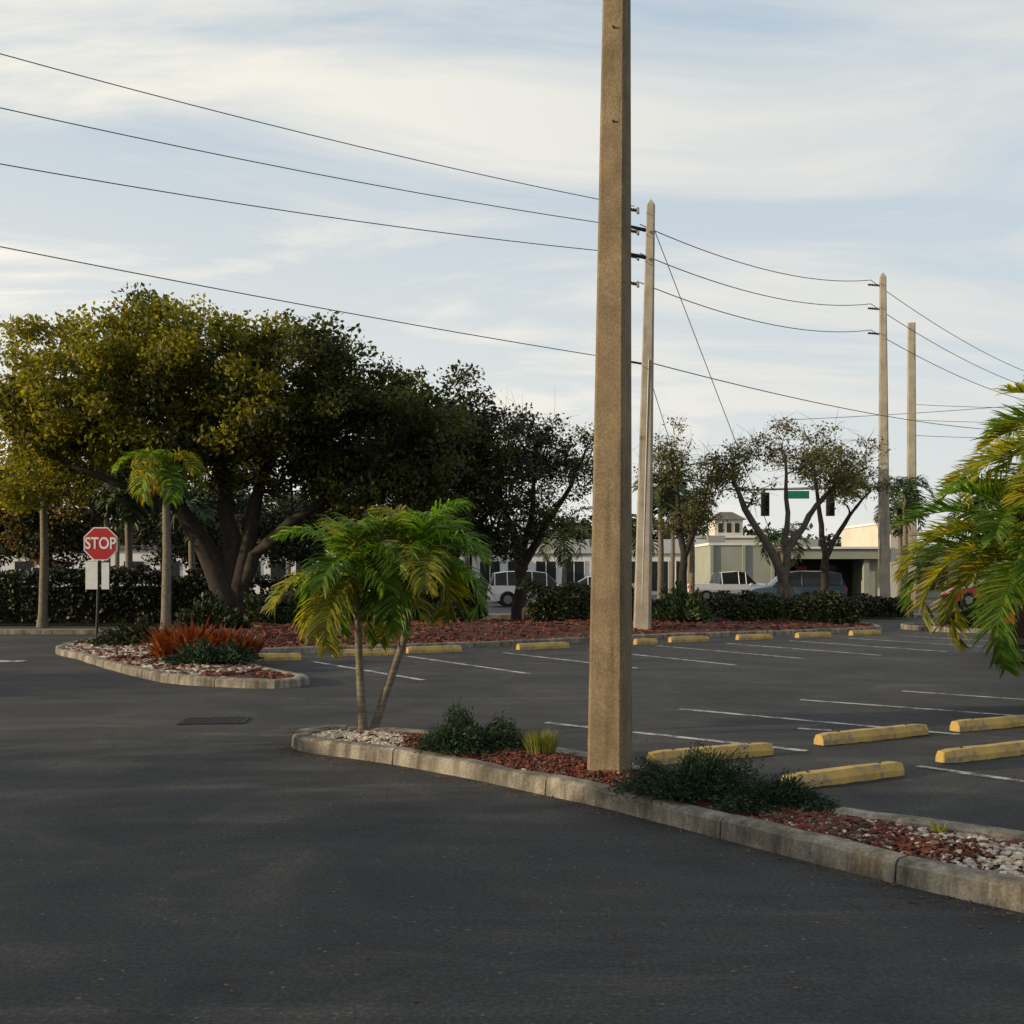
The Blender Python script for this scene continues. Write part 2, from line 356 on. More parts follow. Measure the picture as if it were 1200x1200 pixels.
def catmull(pts,closed,step=.22):
    out=[];n=len(pts)
    rng=range(n) if closed else range(n-1)
    for i in rng:
        g=lambda k: Vector(pts[k%n]) if closed else Vector(pts[max(0,min(n-1,k))])
        p0,p1,p2,p3=g(i-1),g(i),g(i+1),g(i+2); m=max(2,int((p2-p1).length/step))
        for k in range(m):
            t=k/m; out.append(.5*((2*p1)+(p2-p0)*t+(2*p0-5*p1+4*p2-p3)*t*t+(3*p1-p0-3*p2+p3)*t**3))
    if not closed: out.append(Vector(pts[-1]))
    return out
def area(P): return sum(P[i][0]*P[(i+1)%len(P)][1]-P[(i+1)%len(P)][0]*P[i][1] for i in range(len(P)))/2
def kerb(name,pts,m='kerb',h=.13,w=.17,seglen=1.7,step=.22):
    if area(pts)<0: pts=pts[::-1]
    P=catmull([(x,y) for x,y in pts],True,step); n=len(P); mb=MB(); inn=[]
    prof=[(0,-.03),(.012,h*.8),(.035,h*.97),(.06,h),(w-.03,h),(w,h-.02),(w,.02)]
    rings=[];
    for i in range(n):
        t=(P[(i+1)%n]-P[i-1]).normalized(); nr=Vector((-t.y,t.x))
        j=mnoise.noise(Vector((P[i].x*1.7,P[i].y*1.7,3)))*.026; jz=mnoise.noise(Vector((P[i].x*2.3,P[i].y*2.3,8)))*.018
        rings.append([(P[i].x+nr.x*(a+j),P[i].y+nr.y*(a+j),b+(jz if b>.03 else 0)) for a,b in prof]); inn.append((P[i].x+nr.x*(w-.02),P[i].y+nr.y*(w-.02)))
    i=0; k=len(prof)
    while i<n:
        acc=0;j=i; sl=seglen*rnd.uniform(.6,1.2)
        while j<n and acc<sl: acc+=(P[(j+1)%n]-P[j]).length; j+=1
        R=[list(rings[q%n]) for q in range(i,j+1)]
        R[-1]=[tuple(np.array(b)+(np.array(a)-np.array(b))*min(.3,.014/max(.02,(P[j%n]-P[j-1]).length))) for a,b in zip(R[-2],R[-1])]
        dz=rnd.uniform(-.009,.009); R=[[(x,y,z+dz) for x,y,z in q] for q in R]
        V=[p for q in R for p in q]; F=[(a*k+b,a*k+b+1,(a+1)*k+b+1,(a+1)*k+b)[::-1] for a in range(len(R)-1) for b in range(k-1)]
        F+=[tuple(range(k))]; F+=[tuple(reversed(range((len(R)-1)*k,len(R)*k)))]
        mb.add(V,F,m); i=j
    mb.obj(name); return inn
isl1=[(-2.05,9.9),(-1.9,9.58),(-1.55,9.32),(-1.16,9.05),(-.26,8.23),(.25,7.69),(.79,7.07),(1.395,6.23),(1.82,5.7),(2.13,5.33),(2.41,5.03),(3.2,4.2),(4.0,3.3),(5.2,3.6),(4.8,4.6),(3.8,5.4),(2.93,6.15),(2.48,6.5),(1.89,7.02),(1.05,8.3),(.3,9.25),(-.8,10.12),(-1.6,10.42),(-1.95,10.25)]
in1=kerb('kerb',isl1); MD1=(.075,.05,.4); sheet('planting_bed',in1,.075,'soil',MD1[1:],.2)
isl2=[(-8.9,20.9),(-8.2,20.0),(-6.6,17.6),(-5.1,15.6),(-4.2,15.05),(-3.3,14.8),(-2.9,15.3),(-3.4,16.2),(-4.3,17.5),(-5.2,18.9),(-5.35,20.4),(-4.3,21.3),(-2.3,22.2),(0,23.5),(3.07,25.6),(6.6,27.4),(9.5,29),(10.4,30),(10,32.6),(3,32),(-2,31.5),(-8.5,31),(-9.4,29),(-9.6,26),(-9.5,22.6)]
in2=kerb('kerb',isl2,step=.4,seglen=3); MD2=(.08,.22,2.6); sheet('planting_bed',in2,.08,'redmulch',MD2[1:],.7)
isl3=[(11.8,29),(15.5,28.2),(19,29),(19,32),(12,32)]
in3=kerb('kerb',isl3,step=.5,seglen=3); sheet('planting_bed',in3,.08,'redmulch')
isl4=[(6.1,12.2),(7.5,11.2),(9,10.8),(11,12),(9,13.4),(6.6,13.2)]
in4=kerb('kerb',isl4,step=.3); sheet('planting_bed',in4,.08,'redmulch')

def scatter_pts(P,fn,n,md,up=.012):
    xs=[p[0] for p in P];ys=[p[1] for p in P];out=[];t=0
    while len(out)<n and t<n*60:
        t+=1; x=rnd.uniform(min(xs),max(xs)); y=rnd.uniform(min(ys),max(ys))
        if rnd.random()<fn(x,y) and inpoly(x,y,P): out.append((x,y,mz(x,y,P,*md)+up))
    return out
def blobs(name,pts,size,m,flat=.55,elong=1.0):
    import bmesh
    bm=bmesh.new(); bmesh.ops.create_icosphere(bm,subdivisions=1,radius=1); bv=np.array([tuple(v.co) for v in bm.verts]); bf=np.array([[v.index for v in f.verts] for f in bm.faces]); bm.free()
    n=len(pts); P=np.array(pts); s=size*rs.uniform(.5,1.4,n)
    V=np.repeat(bv[None],n,0)*rs.uniform(.75,1.2,(n,len(bv),1)); V=V*s[:,None,None]; V[:,:,2]*=flat; V[:,:,0]*=elong
    a=rs.uniform(0,6.28,n); ca,sa=np.cos(a)[:,None],np.sin(a)[:,None]; X=V[:,:,0]*ca-V[:,:,1]*sa; Y=V[:,:,0]*sa+V[:,:,1]*ca
    tl=rs.uniform(-.4,.4,n)[:,None]; Z=V[:,:,2]+X*tl
    V=np.stack([X,Y,Z],2)+P[:,None,:]
    F=(bf[None]+(np.arange(n)*len(bv))[:,None,None]).reshape(-1,3).astype(np.int32)
    mb=MB(); mb.add(V.reshape(-1,3),F,m,False); mb.obj(name)
def chips(name,pts,size,m):
    n=len(pts);P=np.array(pts); P[:,2]+=rs.uniform(-.01,.015,n) if m=='chip' else 0
    mb=MB(); d=rs.normal(size=(n,3)); d[:,2]*=.25; d/=np.linalg.norm(d,axis=1)[:,None]
    q=rs.normal(size=(n,3))*.35; q[:,2]+=1; w=np.cross(d,q); w/=np.linalg.norm(w,axis=1)[:,None]; u=np.cross(w,d)
    L=(size*rs.uniform(.4,1.5,n))[:,None]; W=L*rs.uniform(.2,.45,n)[:,None]; H=L*.12
    c=[]
    for a,b,e in ((-1,-1,-1),(1,-.6,-1),(1,.6,-1),(-1,1,-1),(-1,-1,1),(1,-.6,1),(1,.6,1),(-1,1,1)): c.append(P+d*L*a*.5+w*W*b*.5+u*H*e)
    V=np.stack(c,1).reshape(-1,3); f=np.array([(0,3,2,1),(4,5,6,7),(0,1,5,4),(1,2,6,5),(2,3,7,6),(3,0,4,7)])
    F=(f[None]+(np.arange(n)*8)[:,None,None]).reshape(-1,4).astype(np.int32); mb.add(V,F,m); mb.obj(name)
def nz(x,y,s=1.3,o=0): return mnoise.noise(Vector((x*s,y*s,o)))
def mulch1(x,y):
    if x<-.95+nz(x,y,3)*.25: return .12
    if x<1.35: return 1
    d=nz(x,y,1.8)
    if x>2.25: return .5 if d>.12 else .08
    return 1 if d>-.12 else .25
chips('mulch',scatter_pts(in1,mulch1,9000,MD1),.045,'chip')
blobs('white_pebbles',scatter_pts(in1,lambda x,y: (1 if (x>2.1 and nz(x,y,1.8)<.2) or x>2.7 else (.28 if x>1.5 else .01)) if x>0 else 0,4800,MD1),.021,'pebble')
blobs('white_pebbles',scatter_pts(in1,lambda x,y: 1 if x<-1.0+nz(x,y,3)*.3 else (.12 if x<-.6 else .004),1500,MD1),.022,'pebble')
blobs('dark_pebbles',scatter_pts(in1,lambda x,y: 1 if (1.45<x<2.1 and 5.9<y<6.85 and nz(x,y,3,4)>-.25) else 0,1000,MD1),.02,'dpebble')
chips('mulch',scatter_pts(in2,lambda x,y:1 if y<24 else .35,6000,MD2,.02),.12,'chip')
blobs('white_pebbles',scatter_pts(in2,lambda x,y: 1 if (y>19.0 and x<-6.6 and y<22.5) or (y<18.3 and x<-4.0 and nz(x,y,1)<.25) else 0,2300,MD2,.02),.045,'pebble')
sp=[]
for _ in range(420):
    i=rnd.randrange(0,12); a=isl1[i];b=isl1[i+1]; t=rnd.random(); off=abs(rnd.gauss(0,.12))+.015
    x=a[0]+(b[0]-a[0])*t-off*.75; y=a[1]+(b[1]-a[1])*t-off*.6; sp.append((x,y,.005))
for _ in range(160): sp.append((rnd.uniform(-5,5),rnd.uniform(3.3,14),.005))
chips('leaf_litter',sp,.017,'litter')

def line(a,b,w=.1,name='parking_line',z=.004):
    a=Vector(a);b=Vector(b);d=(b-a).normalized();n=Vector((-d.y,d.x))*w/2
    mb=MB(); K=max(2,int((b-a).length/.3)); V=[];
    for i in range(K+1):
        p=a.lerp(b,i/K); V+=[(p.x-n.x,p.y-n.y,z),(p.x+n.x,p.y+n.y,z)]
    mb.add(V,[(2*i,2*i+2,2*i+3,2*i+1) for i in range(K)],'white'); mb.obj(name)
for a,b in [((.366,11.43),(2.65,9.6)),((1.98,12.58),(4.45,10.58)),((3.65,13.5),(6.3,11.5)),((5.3,14.5),(6.5,13.5)),((3.36,8.85),(4.6,7.4)),((2.95,11.0),(3.25,10.85))]: line(a,b)
fl=[((-3.65,19.4),(-1.34,16.0)),((-2.02,20.6),(.27,17.0)),((-.17,21.5),(2.1,18.0)),((1.6,22.3),(3.9,18.6)),((3.2,23.6),(5.5,20.0)),((4.9,24.4),(7.2,20.8)),((6.6,25.3),(8.9,21.8)),((8.3,26.3),(10.6,22.8)),((10,27.3),(12.3,23.8))]
for a,b in fl: line(a,b,.11)
line((-13,19.6),(-8.9,19.4),.35,'stop_line')
def wheelstop(a,b,h=.115,w=.15):
    a=Vector((*a,0));b=Vector((*b,0)); d=b-a; L=d.length; mb=MB()
    prof=[(-w/2,0),(-w/2,h*.45),(-w*.3,h),(w*.3,h),(w/2,h*.45),(w/2,0)]
    K=14; V=[]
    for i in range(K+1):
        x=L*i/K; s=1 if 0<i<K else .9
        V+=[(x,p*s+mnoise.noise(Vector((a.x*5+x*6,p*30,q*30)))*.005,.004+q*s+mnoise.noise(Vector((a.x+x*5,p*9,q*9)))*.006) for p,q in prof]
    F=[(i*6+k,i*6+k+1,(i+1)*6+k+1,(i+1)*6+k) for i in range(K) for k in range(5)]+[(0,1,2,3,4,5)[::-1],tuple(range(K*6,K*6+6))]
    mb.add(V,F,'yellow')
    for x in (L*.18,L*.82): mb.tube([(x,0,h*.9),(x,0,h+.012)],[.014,.014],'metal',6)
    mb.obj('wheel_stop',a,math.atan2(d.y,d.x),.006)
for a,b in [((1.16,8.94),(2.28,9.44)),((2.03,7.9),(3.08,8.5)),((2.85,9.92),(4.1,10.62)),((3.62,9.0),(4.85,9.65)),((4.48,10.8),(5.75,11.4))]: wheelstop(a,b,.105,.14)
for s in [(-5.0,19.35,-3.9,19.7),(-3.45,20.5,-2.3,20.9),(-2.1,21.35,-1.05,21.8),(.12,22.3,1.2,22.9),(2.75,23.9,3.25,24.1),(3.65,24.7,4.6,25.1),(5.4,25.6,6.3,25.9),(7.05,26.4,8.0,26.9),(8.7,27.4,9.6,27.9)]: wheelstop(s[:2],s[2:],.13,.17)
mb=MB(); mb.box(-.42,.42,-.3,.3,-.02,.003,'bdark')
for i in range(15): x=-.4+i*.8/14; mb.box(x-.012,x+.012,-.3,.3,.003,.010,'metal')
mb.box(-.46,-.42,-.34,.34,0,.010,'metal');mb.box(.42,.46,-.34,.34,0,.010,'metal');mb.box(-.42,.42,-.34,-.3,0,.010,'metal');mb.box(-.42,.42,.3,.34,0,.010,'metal')
go=mb.obj('storm_drain_grate',(-3.22,11.55,.002),.12); go.scale=(.76,.72,1)

# ---------------------------------------------------------------- poles
def pole(H,w0,w1,m,lean=(0,0),ch=.12,tip=True):
    mb=MB(); V=[];K=24
    def ring(w,z,cx,cy):
        c=w*ch; h=w/2; return [(cx+a,cy+b,z) for a,b in ((-h+c,-h),(h-c,-h),(h,-h+c),(h,h-c),(h-c,h),(-h+c,h),(-h,h-c),(-h,-h+c))]
    for i in range(K+1):
        t=i/K; V+=ring(w0+(w1-w0)*t,H*t,lean[0]*t,lean[1]*t)
    F=[(i*8+k,i*8+(k+1)%8,(i+1)*8+(k+1)%8,(i+1)*8+k) for i in range(K) for k in range(8)]
    if tip:
        V.append((lean[0],lean[1],H+w1*.8)); F+=[(K*8+k,K*8+(k+1)%8,len(V)-1) for k in range(8)]
    mb.add(V,F,m); return mb
mb=pole(8.6,.285,.125,'pole',(.08,0),.1)
for z in (5.6,4.9): mb.tube([(.06,-.12,z),(.06,-.088,z)],[.008,.008],'metal',6)
mb.tube([(0.08,0,8.5),(.5,-.1,8.6),(.9,-.2,8.6)],[.03,.03,.03],'grey',8); mb.box(.85,1.35,-.38,-.08,8.55,8.68,'grey')
mb.obj('light_pole',(.735,8.02,.05),math.radians(-22))
def ins(mb,z,L=.55):
    pts=[(-.1-L*i/12,0,z+.08*i/12) for i in range(13)]; mb.tube(pts,[.03 if i%2 else .055 for i in range(13)],'metal',8)
    mb.box(-.14,-.08,-.06,.06,z-.07,z+.07,'grey')
mb=pole(11.0,.44,.20,'pole2',(.22,0))
for z in (11.0,10.45,9.8,9.1): ins(mb,z-.12,.38)
for z in (10.3,9.6): mb.tube([(.1,-.2,z),(-.35,-.5,z+.05)],[.05,.035],'metal',6)
mb.tube([(.12,0,6.9),(-.35,0,7.0)],[.03,.03],'metal',6)
mb.tube([(.0,-.2,.3),(.18,-.16,7)],[.018,.018],'grey',5)
mb.obj('utility_pole',(3.36,27.5,.08),math.radians(-12))
mb=pole(14.1,.5,.26,'pole2',(-.05,0))
for z in (13.85,12.85,11.8): ins(mb,z-.1,.55)
mb.obj('utility_pole',(15.7,45,0),math.radians(-15))
mb=pole(14.5,.5,.36,'pole2',(0,0),tip=False); mb.obj('utility_pole',(20.6,55,0),math.radians(-15))

def wire(a,b,sag,r=.013,n=24):
    a=Vector(a);b=Vector(b); pts=[]
    for i in range(n+1):
        t=i/n; p=a.lerp(b,t); p.z-=4*sag*t*(1-t); pts.append(p)
    mb=MB(); mb.tube(pts,[r]*(n+1),'wire',4,cap=False); mb.obj('power_line')
L0=(-22.5,11.2)
for zl,zr,sg in ((12.4,11.05,.6),(10.95,10.5,.6),(9.56,9.82,.6),(8.75,7.05,.3)): wire((*L0,zl),(3.15,27.45,zr),sg,.0105)
for za,zb in ((10.6,13.95),(9.85,12.95),(9.1,11.85)): wire((3.3,27.5,za),(15.1,44.9,zb),.5,.014)
wire((3.5,27.5,7.05),(30,60,9.6),.5,.014)
for za,zb in ((13.95,15.2),(12.95,14.4),(11.85,13.7)): wire((15.1,44.9,za),(42,78,zb),.9,.018)
for za,zb in ((12.9,13.2),(11.9,12.4),(10.9,11.4)): wire((20.6,55,za*.8),(60,80,zb*1.2),.8,.013)
wire((3.5,27.5,10.9),(6.6,31.8,5.7),0,.012,4); wire((6.6,31.8,5.7),(10.0,36.5,0.0),0,.012,4)
wire((3.4,27.5,7.2),(5.2,33,4.8),.1,.01,6)
wire((13,53,9.2),(60,75,16.5),.6,.014)

# ---------------------------------------------------------------- signs
mb=MB(); R=.335/math.cos(math.pi/8)
def octa(r,y0,y1,m,z=2.12):
    V=[(r*math.cos(math.pi/8+k*math.pi/4),y,z+r*math.sin(math.pi/8+k*math.pi/4)) for y in (y0,y1) for k in range(8)]
    mb.add(V,[tuple(range(8)),tuple(reversed(range(8,16)))]+[(k,k+8,(k+1)%8+8,(k+1)%8) for k in range(8)],m)
octa(R,-.035,-.03,'signw'); octa(R*.93,-.040,-.0355,'red')
mb.tube([(-.10,0,-.1),(-.02,0,2.42)],[.028,.028],'metal',8)
mb.box(-.30,-.06,-.034,-.030,1.20,1.76,'signw'); mb.box(.02,.17,-.038,-.033,1.2,1.74,'signw')
so=mb.obj('stop_sign',(-8.32,21.6,.08),.05)
cu=bpy.data.curves.new('txt','FONT'); cu.body='STOP'; cu.size=.33; cu.align_x='CENTER'; cu.align_y='CENTER'; cu.extrude=.002; cu.offset=.006
to=bpy.data.objects.new('lettering',cu); scene.collection.objects.link(to); bpy.context.view_layer.update()
me=bpy.data.meshes.new_from_object(to.evaluated_get(bpy.context.evaluated_depsgraph_get())); bpy.data.objects.remove(to)
to=bpy.data.objects.new('lettering',me); me.materials.clear(); me.materials.append(M['signw']); scene.collection.objects.link(to); to.parent=so; to.location=(0,-.044,2.12); to.rotation_euler=(math.pi/2,0,0); to.scale=(.78,1,1)
mb=MB(); mb.tube([(7.5,0,0),(7.5,0,6.3)],[.14,.1],'grey',10); mb.tube([(7.5,0,6.1),(3,0,6.0),(-1.4,0,5.9)],[.09,.07,.05],'grey',8)
for x in (0,3.35):
    mb.box(x-.2,x+.2,-.32,-.1,4.55,5.75,'metal')
    for z in (4.78,5.15,5.52): mb.tube([(x,-.5,z),(x,-.32,z)],[.15,.15],'metal',10,cap=False)
    mb.tube([(x,-.2,5.7),(x,0,5.95)],[.04,.04],'metal',6)
mb.box(1.0,2.3,-.1,-.06,5.45,5.85,'green'); mb.obj('traffic_signal',(13,55,0))

# ---------------------------------------------------------------- trees
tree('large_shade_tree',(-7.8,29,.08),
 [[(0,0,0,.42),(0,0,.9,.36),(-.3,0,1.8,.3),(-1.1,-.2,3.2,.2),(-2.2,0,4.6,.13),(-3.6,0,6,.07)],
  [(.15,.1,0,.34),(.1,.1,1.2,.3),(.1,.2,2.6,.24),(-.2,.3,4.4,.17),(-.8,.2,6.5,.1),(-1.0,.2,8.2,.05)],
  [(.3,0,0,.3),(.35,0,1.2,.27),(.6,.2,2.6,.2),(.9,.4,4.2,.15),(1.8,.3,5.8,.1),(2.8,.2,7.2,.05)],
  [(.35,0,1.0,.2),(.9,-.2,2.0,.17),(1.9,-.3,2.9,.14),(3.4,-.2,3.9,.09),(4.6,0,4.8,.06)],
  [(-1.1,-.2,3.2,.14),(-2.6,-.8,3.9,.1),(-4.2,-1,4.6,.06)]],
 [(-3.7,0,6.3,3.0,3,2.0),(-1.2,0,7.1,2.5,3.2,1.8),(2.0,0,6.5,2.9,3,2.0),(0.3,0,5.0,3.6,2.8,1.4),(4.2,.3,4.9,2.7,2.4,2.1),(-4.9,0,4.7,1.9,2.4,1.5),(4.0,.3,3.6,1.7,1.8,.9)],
 900,150,.54,.15,'leafA',seed=3,leaf2='leafMid',shell=.42,thr=-.30,shade_split=lambda c:min(.97,max(.06,.55+.13*c.x-.15*(c.z-5.6))))  # sun side painted in: share of darker leaves grows rightwards and downwards
tree('shade_tree',(-2.0,33.5,0),[[(0,0,0,.25),(.1,0,2,.2),(.4,0,4,.14),(.4,0,6.5,.06)],[(.1,0,2,.16),(-1.2,0,3.8,.1),(-1.6,0,5.5,.05)],[(.1,0,2.2,.14),(1.3,0,3.6,.09),(1.7,0,5,.05)]],
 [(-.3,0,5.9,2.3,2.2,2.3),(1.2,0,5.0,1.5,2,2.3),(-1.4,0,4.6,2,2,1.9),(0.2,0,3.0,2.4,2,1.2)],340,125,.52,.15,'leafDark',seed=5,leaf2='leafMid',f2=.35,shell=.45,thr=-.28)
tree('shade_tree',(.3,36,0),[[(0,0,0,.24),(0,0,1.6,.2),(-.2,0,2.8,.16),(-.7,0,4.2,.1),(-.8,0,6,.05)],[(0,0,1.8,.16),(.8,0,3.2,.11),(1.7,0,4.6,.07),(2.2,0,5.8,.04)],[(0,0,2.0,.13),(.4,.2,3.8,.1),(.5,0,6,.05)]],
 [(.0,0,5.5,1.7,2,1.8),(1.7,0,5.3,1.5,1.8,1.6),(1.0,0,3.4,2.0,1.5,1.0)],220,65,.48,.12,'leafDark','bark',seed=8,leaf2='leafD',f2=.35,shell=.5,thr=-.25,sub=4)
tree('oak_tree',(8.1,31,.08),[[(0,0,0,.17),(-.15,0,1.0,.15),(-.6,0,2.2,.12),(-1.3,0,3.4,.09),(-1.7,0,4.3,.05)],[(-.35,0,.9,.12),(-.05,0,2.2,.11),(.5,0,3.2,.09),(1.3,0,4.1,.06),(2.2,0,4.6,.03)],[(-.1,0,1.9,.09),(-.1,.2,3.3,.07),(-.1,.2,4.8,.04)]],
 [(-1.4,0,4.5,1.1,1.2,.9),(.3,0,5.0,1.5,1.3,.95),(1.7,0,4.5,1.1,1.2,.9)],130,50,.38,.10,'leafD','barkpale',seed=12,shell=.5,thr=-.2,twig=.014,sub=6)
tree('oak_tree',(6.75,42,0),[[(0,0,0,.18),(0,0,2.4,.14),(-.2,0,4,.1),(-.5,0,6.3,.04)],[(0,0,2.2,.12),(.7,0,4,.08),(1.2,0,5.8,.04)]],
 [(-.5,0,5.9,1.1,1.2,1.7),(.9,0,5.0,1.1,1.2,1.3),(.3,0,3.6,1.4,1.2,.7)],110,42,.45,.12,'leafD','bark',seed=14,thr=-.15,twig=.016,sub=6)
tree('oak_tree',(12.9,44,0),[[(0,0,0,.18),(0,0,2.4,.14),(-.2,0,4,.1),(-.5,0,6.0,.04)],[(0,0,2.2,.12),(1,0,4,.08),(1.9,0,5,.04)]],
 [(-.5,0,5.9,1.3,1.2,1.1),(1.2,0,5.3,1.3,1.2,1.1)],80,42,.45,.12,'leafD','bark',seed=15,thr=-.15,twig=.016,sub=6)
for i,(x,y,h,lf) in enumerate([(-22.0,44,7.3,'leafOr'),(-18.4,42,6.2,'leafOr'),(-14.5,49,6.6,'leafDark'),(-26,52,8,'leafA'),(-10,52,6.0,'leafDark')]):
    tree('background_tree',(x,y,0),[[(0,0,0,.26),(.1,0,2,.2),(.3,0,h*.6,.12),(.2,0,h*.85,.05)],[(.1,0,1.8,.16),(-1.2,0,h*.5,.1),(-1.8,0,h*.7,.05)]],
      [(-1.2,0,h*.66,2.2,2,h*.27),(1.0,0,h*.7,2.1,2,h*.26),(0,0,h*.42,2.4,2,h*.15)],160,95,.62,.18,lf,seed=20+i,leaf2='leafDark',f2=.6,shell=.5,thr=-.25)
for i,(x,y,h) in enumerate([(-15,1.0,5.2),(-17,-3.5,6.3),(-16,4.2,3.9),(-24,11.0,4.6),(-13,-7.5,5.8),(-11,-11,6)]):  # unseen trees, added left of the view to cast shade on the foreground
    tree('unseen_shadow_tree',(x,y,0),[[(0,0,0,.22),(.1,0,2,.18),(.3,0,h*.6,.12),(.2,0,h*.85,.05)]],
      [(0,-.9,h*.6,1.8,2,h*.33),(0.3,.9,h*.62,1.8,2,h*.34),(0,0,h*.3,1.9,2.0,h*.22)],90,70,.7,.26,'leafDark',seed=40+i,shell=.6,thr=-.3)

mb=MB(); C=[]
r=random.Random(99)
for i in range(70):
    x=r.uniform(-95,95); y=r.uniform(112,135); h=r.uniform(3.5,7.5) if x>-10 else r.uniform(6,11)
    mb.tube([(x,y,0),(x+.2,y,h*.5)],[.3,.2],'bark',6)
    for k in range(16):
        c=np.array([x+r.gauss(0,2.6),y+r.gauss(0,2),h*(.35+.6*r.random())]); g=rs.normal(size=(60,3))*np.array([1.1,1.1,.7]); C.append(c+g)
leaves(mb,np.concatenate(C),.75,'leafDark',.6,.3); mb.obj('distant_trees')

def hedge(name,x0,y0,x1,y1,w,h,n,leaf='hedge',ls=.10,z=.05):
    L=math.hypot(x1-x0,y1-y0); mb=MB(); K=max(3,int(L/.5)); V=[]
    for i in range(K+1):
        x=L*i/K; s=.78+.12*mnoise.noise(Vector((x0+x,y0,2))); 
        e=.6 if i in(0,K) else 1
        V+=[(x,-w/2*s*e,0),(x,-w/2*s*e,h*s*.85*e),(x,-w*.3*s*e,h*s*e),(x,w*.3*s*e,h*s*e),(x,w/2*s*e,h*s*.85*e),(x,w/2*s*e,0)]
    mb.add(V,[(i*6+k,i*6+k+1,(i+1)*6+k+1,(i+1)*6+k) for i in range(K) for k in range(5)]+[(0,1,2,3,4,5),tuple(range(K*6+5,K*6-1,-1))],'soil')
    X=rs.uniform(-.1,L+.1,n); hh=np.array([h*(1+.28*mnoise.noise(Vector((x0+a*.9,y0,5)))+.16*mnoise.noise(Vector((x0+a*3,y0,1)))) for a in X])
    f=rs.uniform(0,1,n); Y=np.where(f<.6,-w/2*rs.uniform(.8,1.08,n),rs.uniform(-w/2,w/2,n)); Z=np.where(f<.6,rs.uniform(.02,1,n)**.8*hh,hh*rs.uniform(.85,1.15,n))
    Y+=rs.normal(size=n)*.06; k=np.clip((Z/hh-.8)*3,0,1); Y*=1-.25*k
    leaves(mb,np.stack([X,Y,Z],1),ls,leaf,.6,0); mb.obj(name,(x0,y0,z),math.atan2(y1-y0,x1-x0))
hedge('hedge',-6.9,27.9,-2.6,29.1,1.0,.72,9000,z=.25)
hedge('hedge',.35,29.2,3.2,30.1,1.1,.88,7500,z=.25)
hedge('hedge',5.9,30.6,9.9,31.2,1.0,.70,8500,z=.15)
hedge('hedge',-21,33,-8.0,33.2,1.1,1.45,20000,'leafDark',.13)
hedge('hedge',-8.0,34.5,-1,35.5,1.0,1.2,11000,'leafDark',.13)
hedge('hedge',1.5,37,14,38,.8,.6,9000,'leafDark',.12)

def bush(name,x,y,z,rx,ry,h,n,ls,leaf,asp=.25,up=.6,seed=0):
    mb=MB(); r=random.Random(seed); C=[];D=[]
    for i in range(n):
        a=r.uniform(0,6.283); q=r.random()**.6; k=1+.4*mnoise.noise(Vector((math.cos(a)*1.5+seed,math.sin(a)*1.5,0)))
        ex=math.cos(a)*rx*q*k; ey=math.sin(a)*ry*q*k; ez=h*(1-q*q*.8)*r.uniform(.4,1.1)*(1+.8*mnoise.noise(Vector((ex*4+seed,ey*4,0))))
        s=Vector((ex*.3,ey*.3,0)); e=Vector((ex,ey,max(.02,ez))); m=s.lerp(e,.5)+Vector((0,0,h*.2))
        if i%6==0: mb.tube([s,m,e],[.006,.005,.003],'bark',3,cap=False)
        for k in range(9):
            t=.45+.55*k/8+r.uniform(-.05,.05); p=s.lerp(m,t).lerp(m.lerp(e,t),t)
            d=(e-s).normalized()+Vector((r.gauss(0,.55),r.gauss(0,.55),r.gauss(up*.6,.4)))
            C.append(tuple(p+Vector((r.gauss(0,.02),r.gauss(0,.02),r.gauss(0,.015)))));D.append(tuple(d))
    leaves(mb,np.array(C),ls,leaf,asp,0,np.array(D)); return mb.obj(name,(x,y,z))
bush('juniper_shrub',-.36,9.0,.10,.54,.42,.31,1700,.036,'juniper',.26,.1,seed=1)
bush('juniper_shrub',1.22,7.15,.10,.48,.42,.29,1900,.032,'juniper',.26,.1,seed=2)
bush('juniper_shrub',1.66,6.80,.10,.50,.30,.17,1300,.032,'juniper',.26,.1,seed=3)
bush('low_shrub',-4.9,17.3,.15,.75,.55,.3,900,.07,'juniper',.3,seed=4)
bush('low_shrub',-7.6,21.6,.15,.8,.7,.4,700,.10,'hedge',.4,seed=5)
bush('low_shrub',-7.0,24.5,.3,.9,.7,.6,700,.13,'hedge',.5,seed=6)
bush('leafy_shrub',4.6,29.3,.3,.8,.6,.8,700,.2,'palmDk',.3,seed=7)
bush('leafy_shrub',13,30,.08,.8,.6,.6,500,.14,'hedge',.4,seed=8)
bush('flowering_shrub',14.3,29.6,.08,.8,.5,.55,500,.12,'croton',.4,seed=9)
bush('leafy_shrub',16,30,.08,1.2,.6,.8,600,.16,'hedge',.4,seed=10)
bush('leafy_shrub',-1.6,28.6,.3,.7,.5,.5,500,.12,'hedge',.4,seed=11)
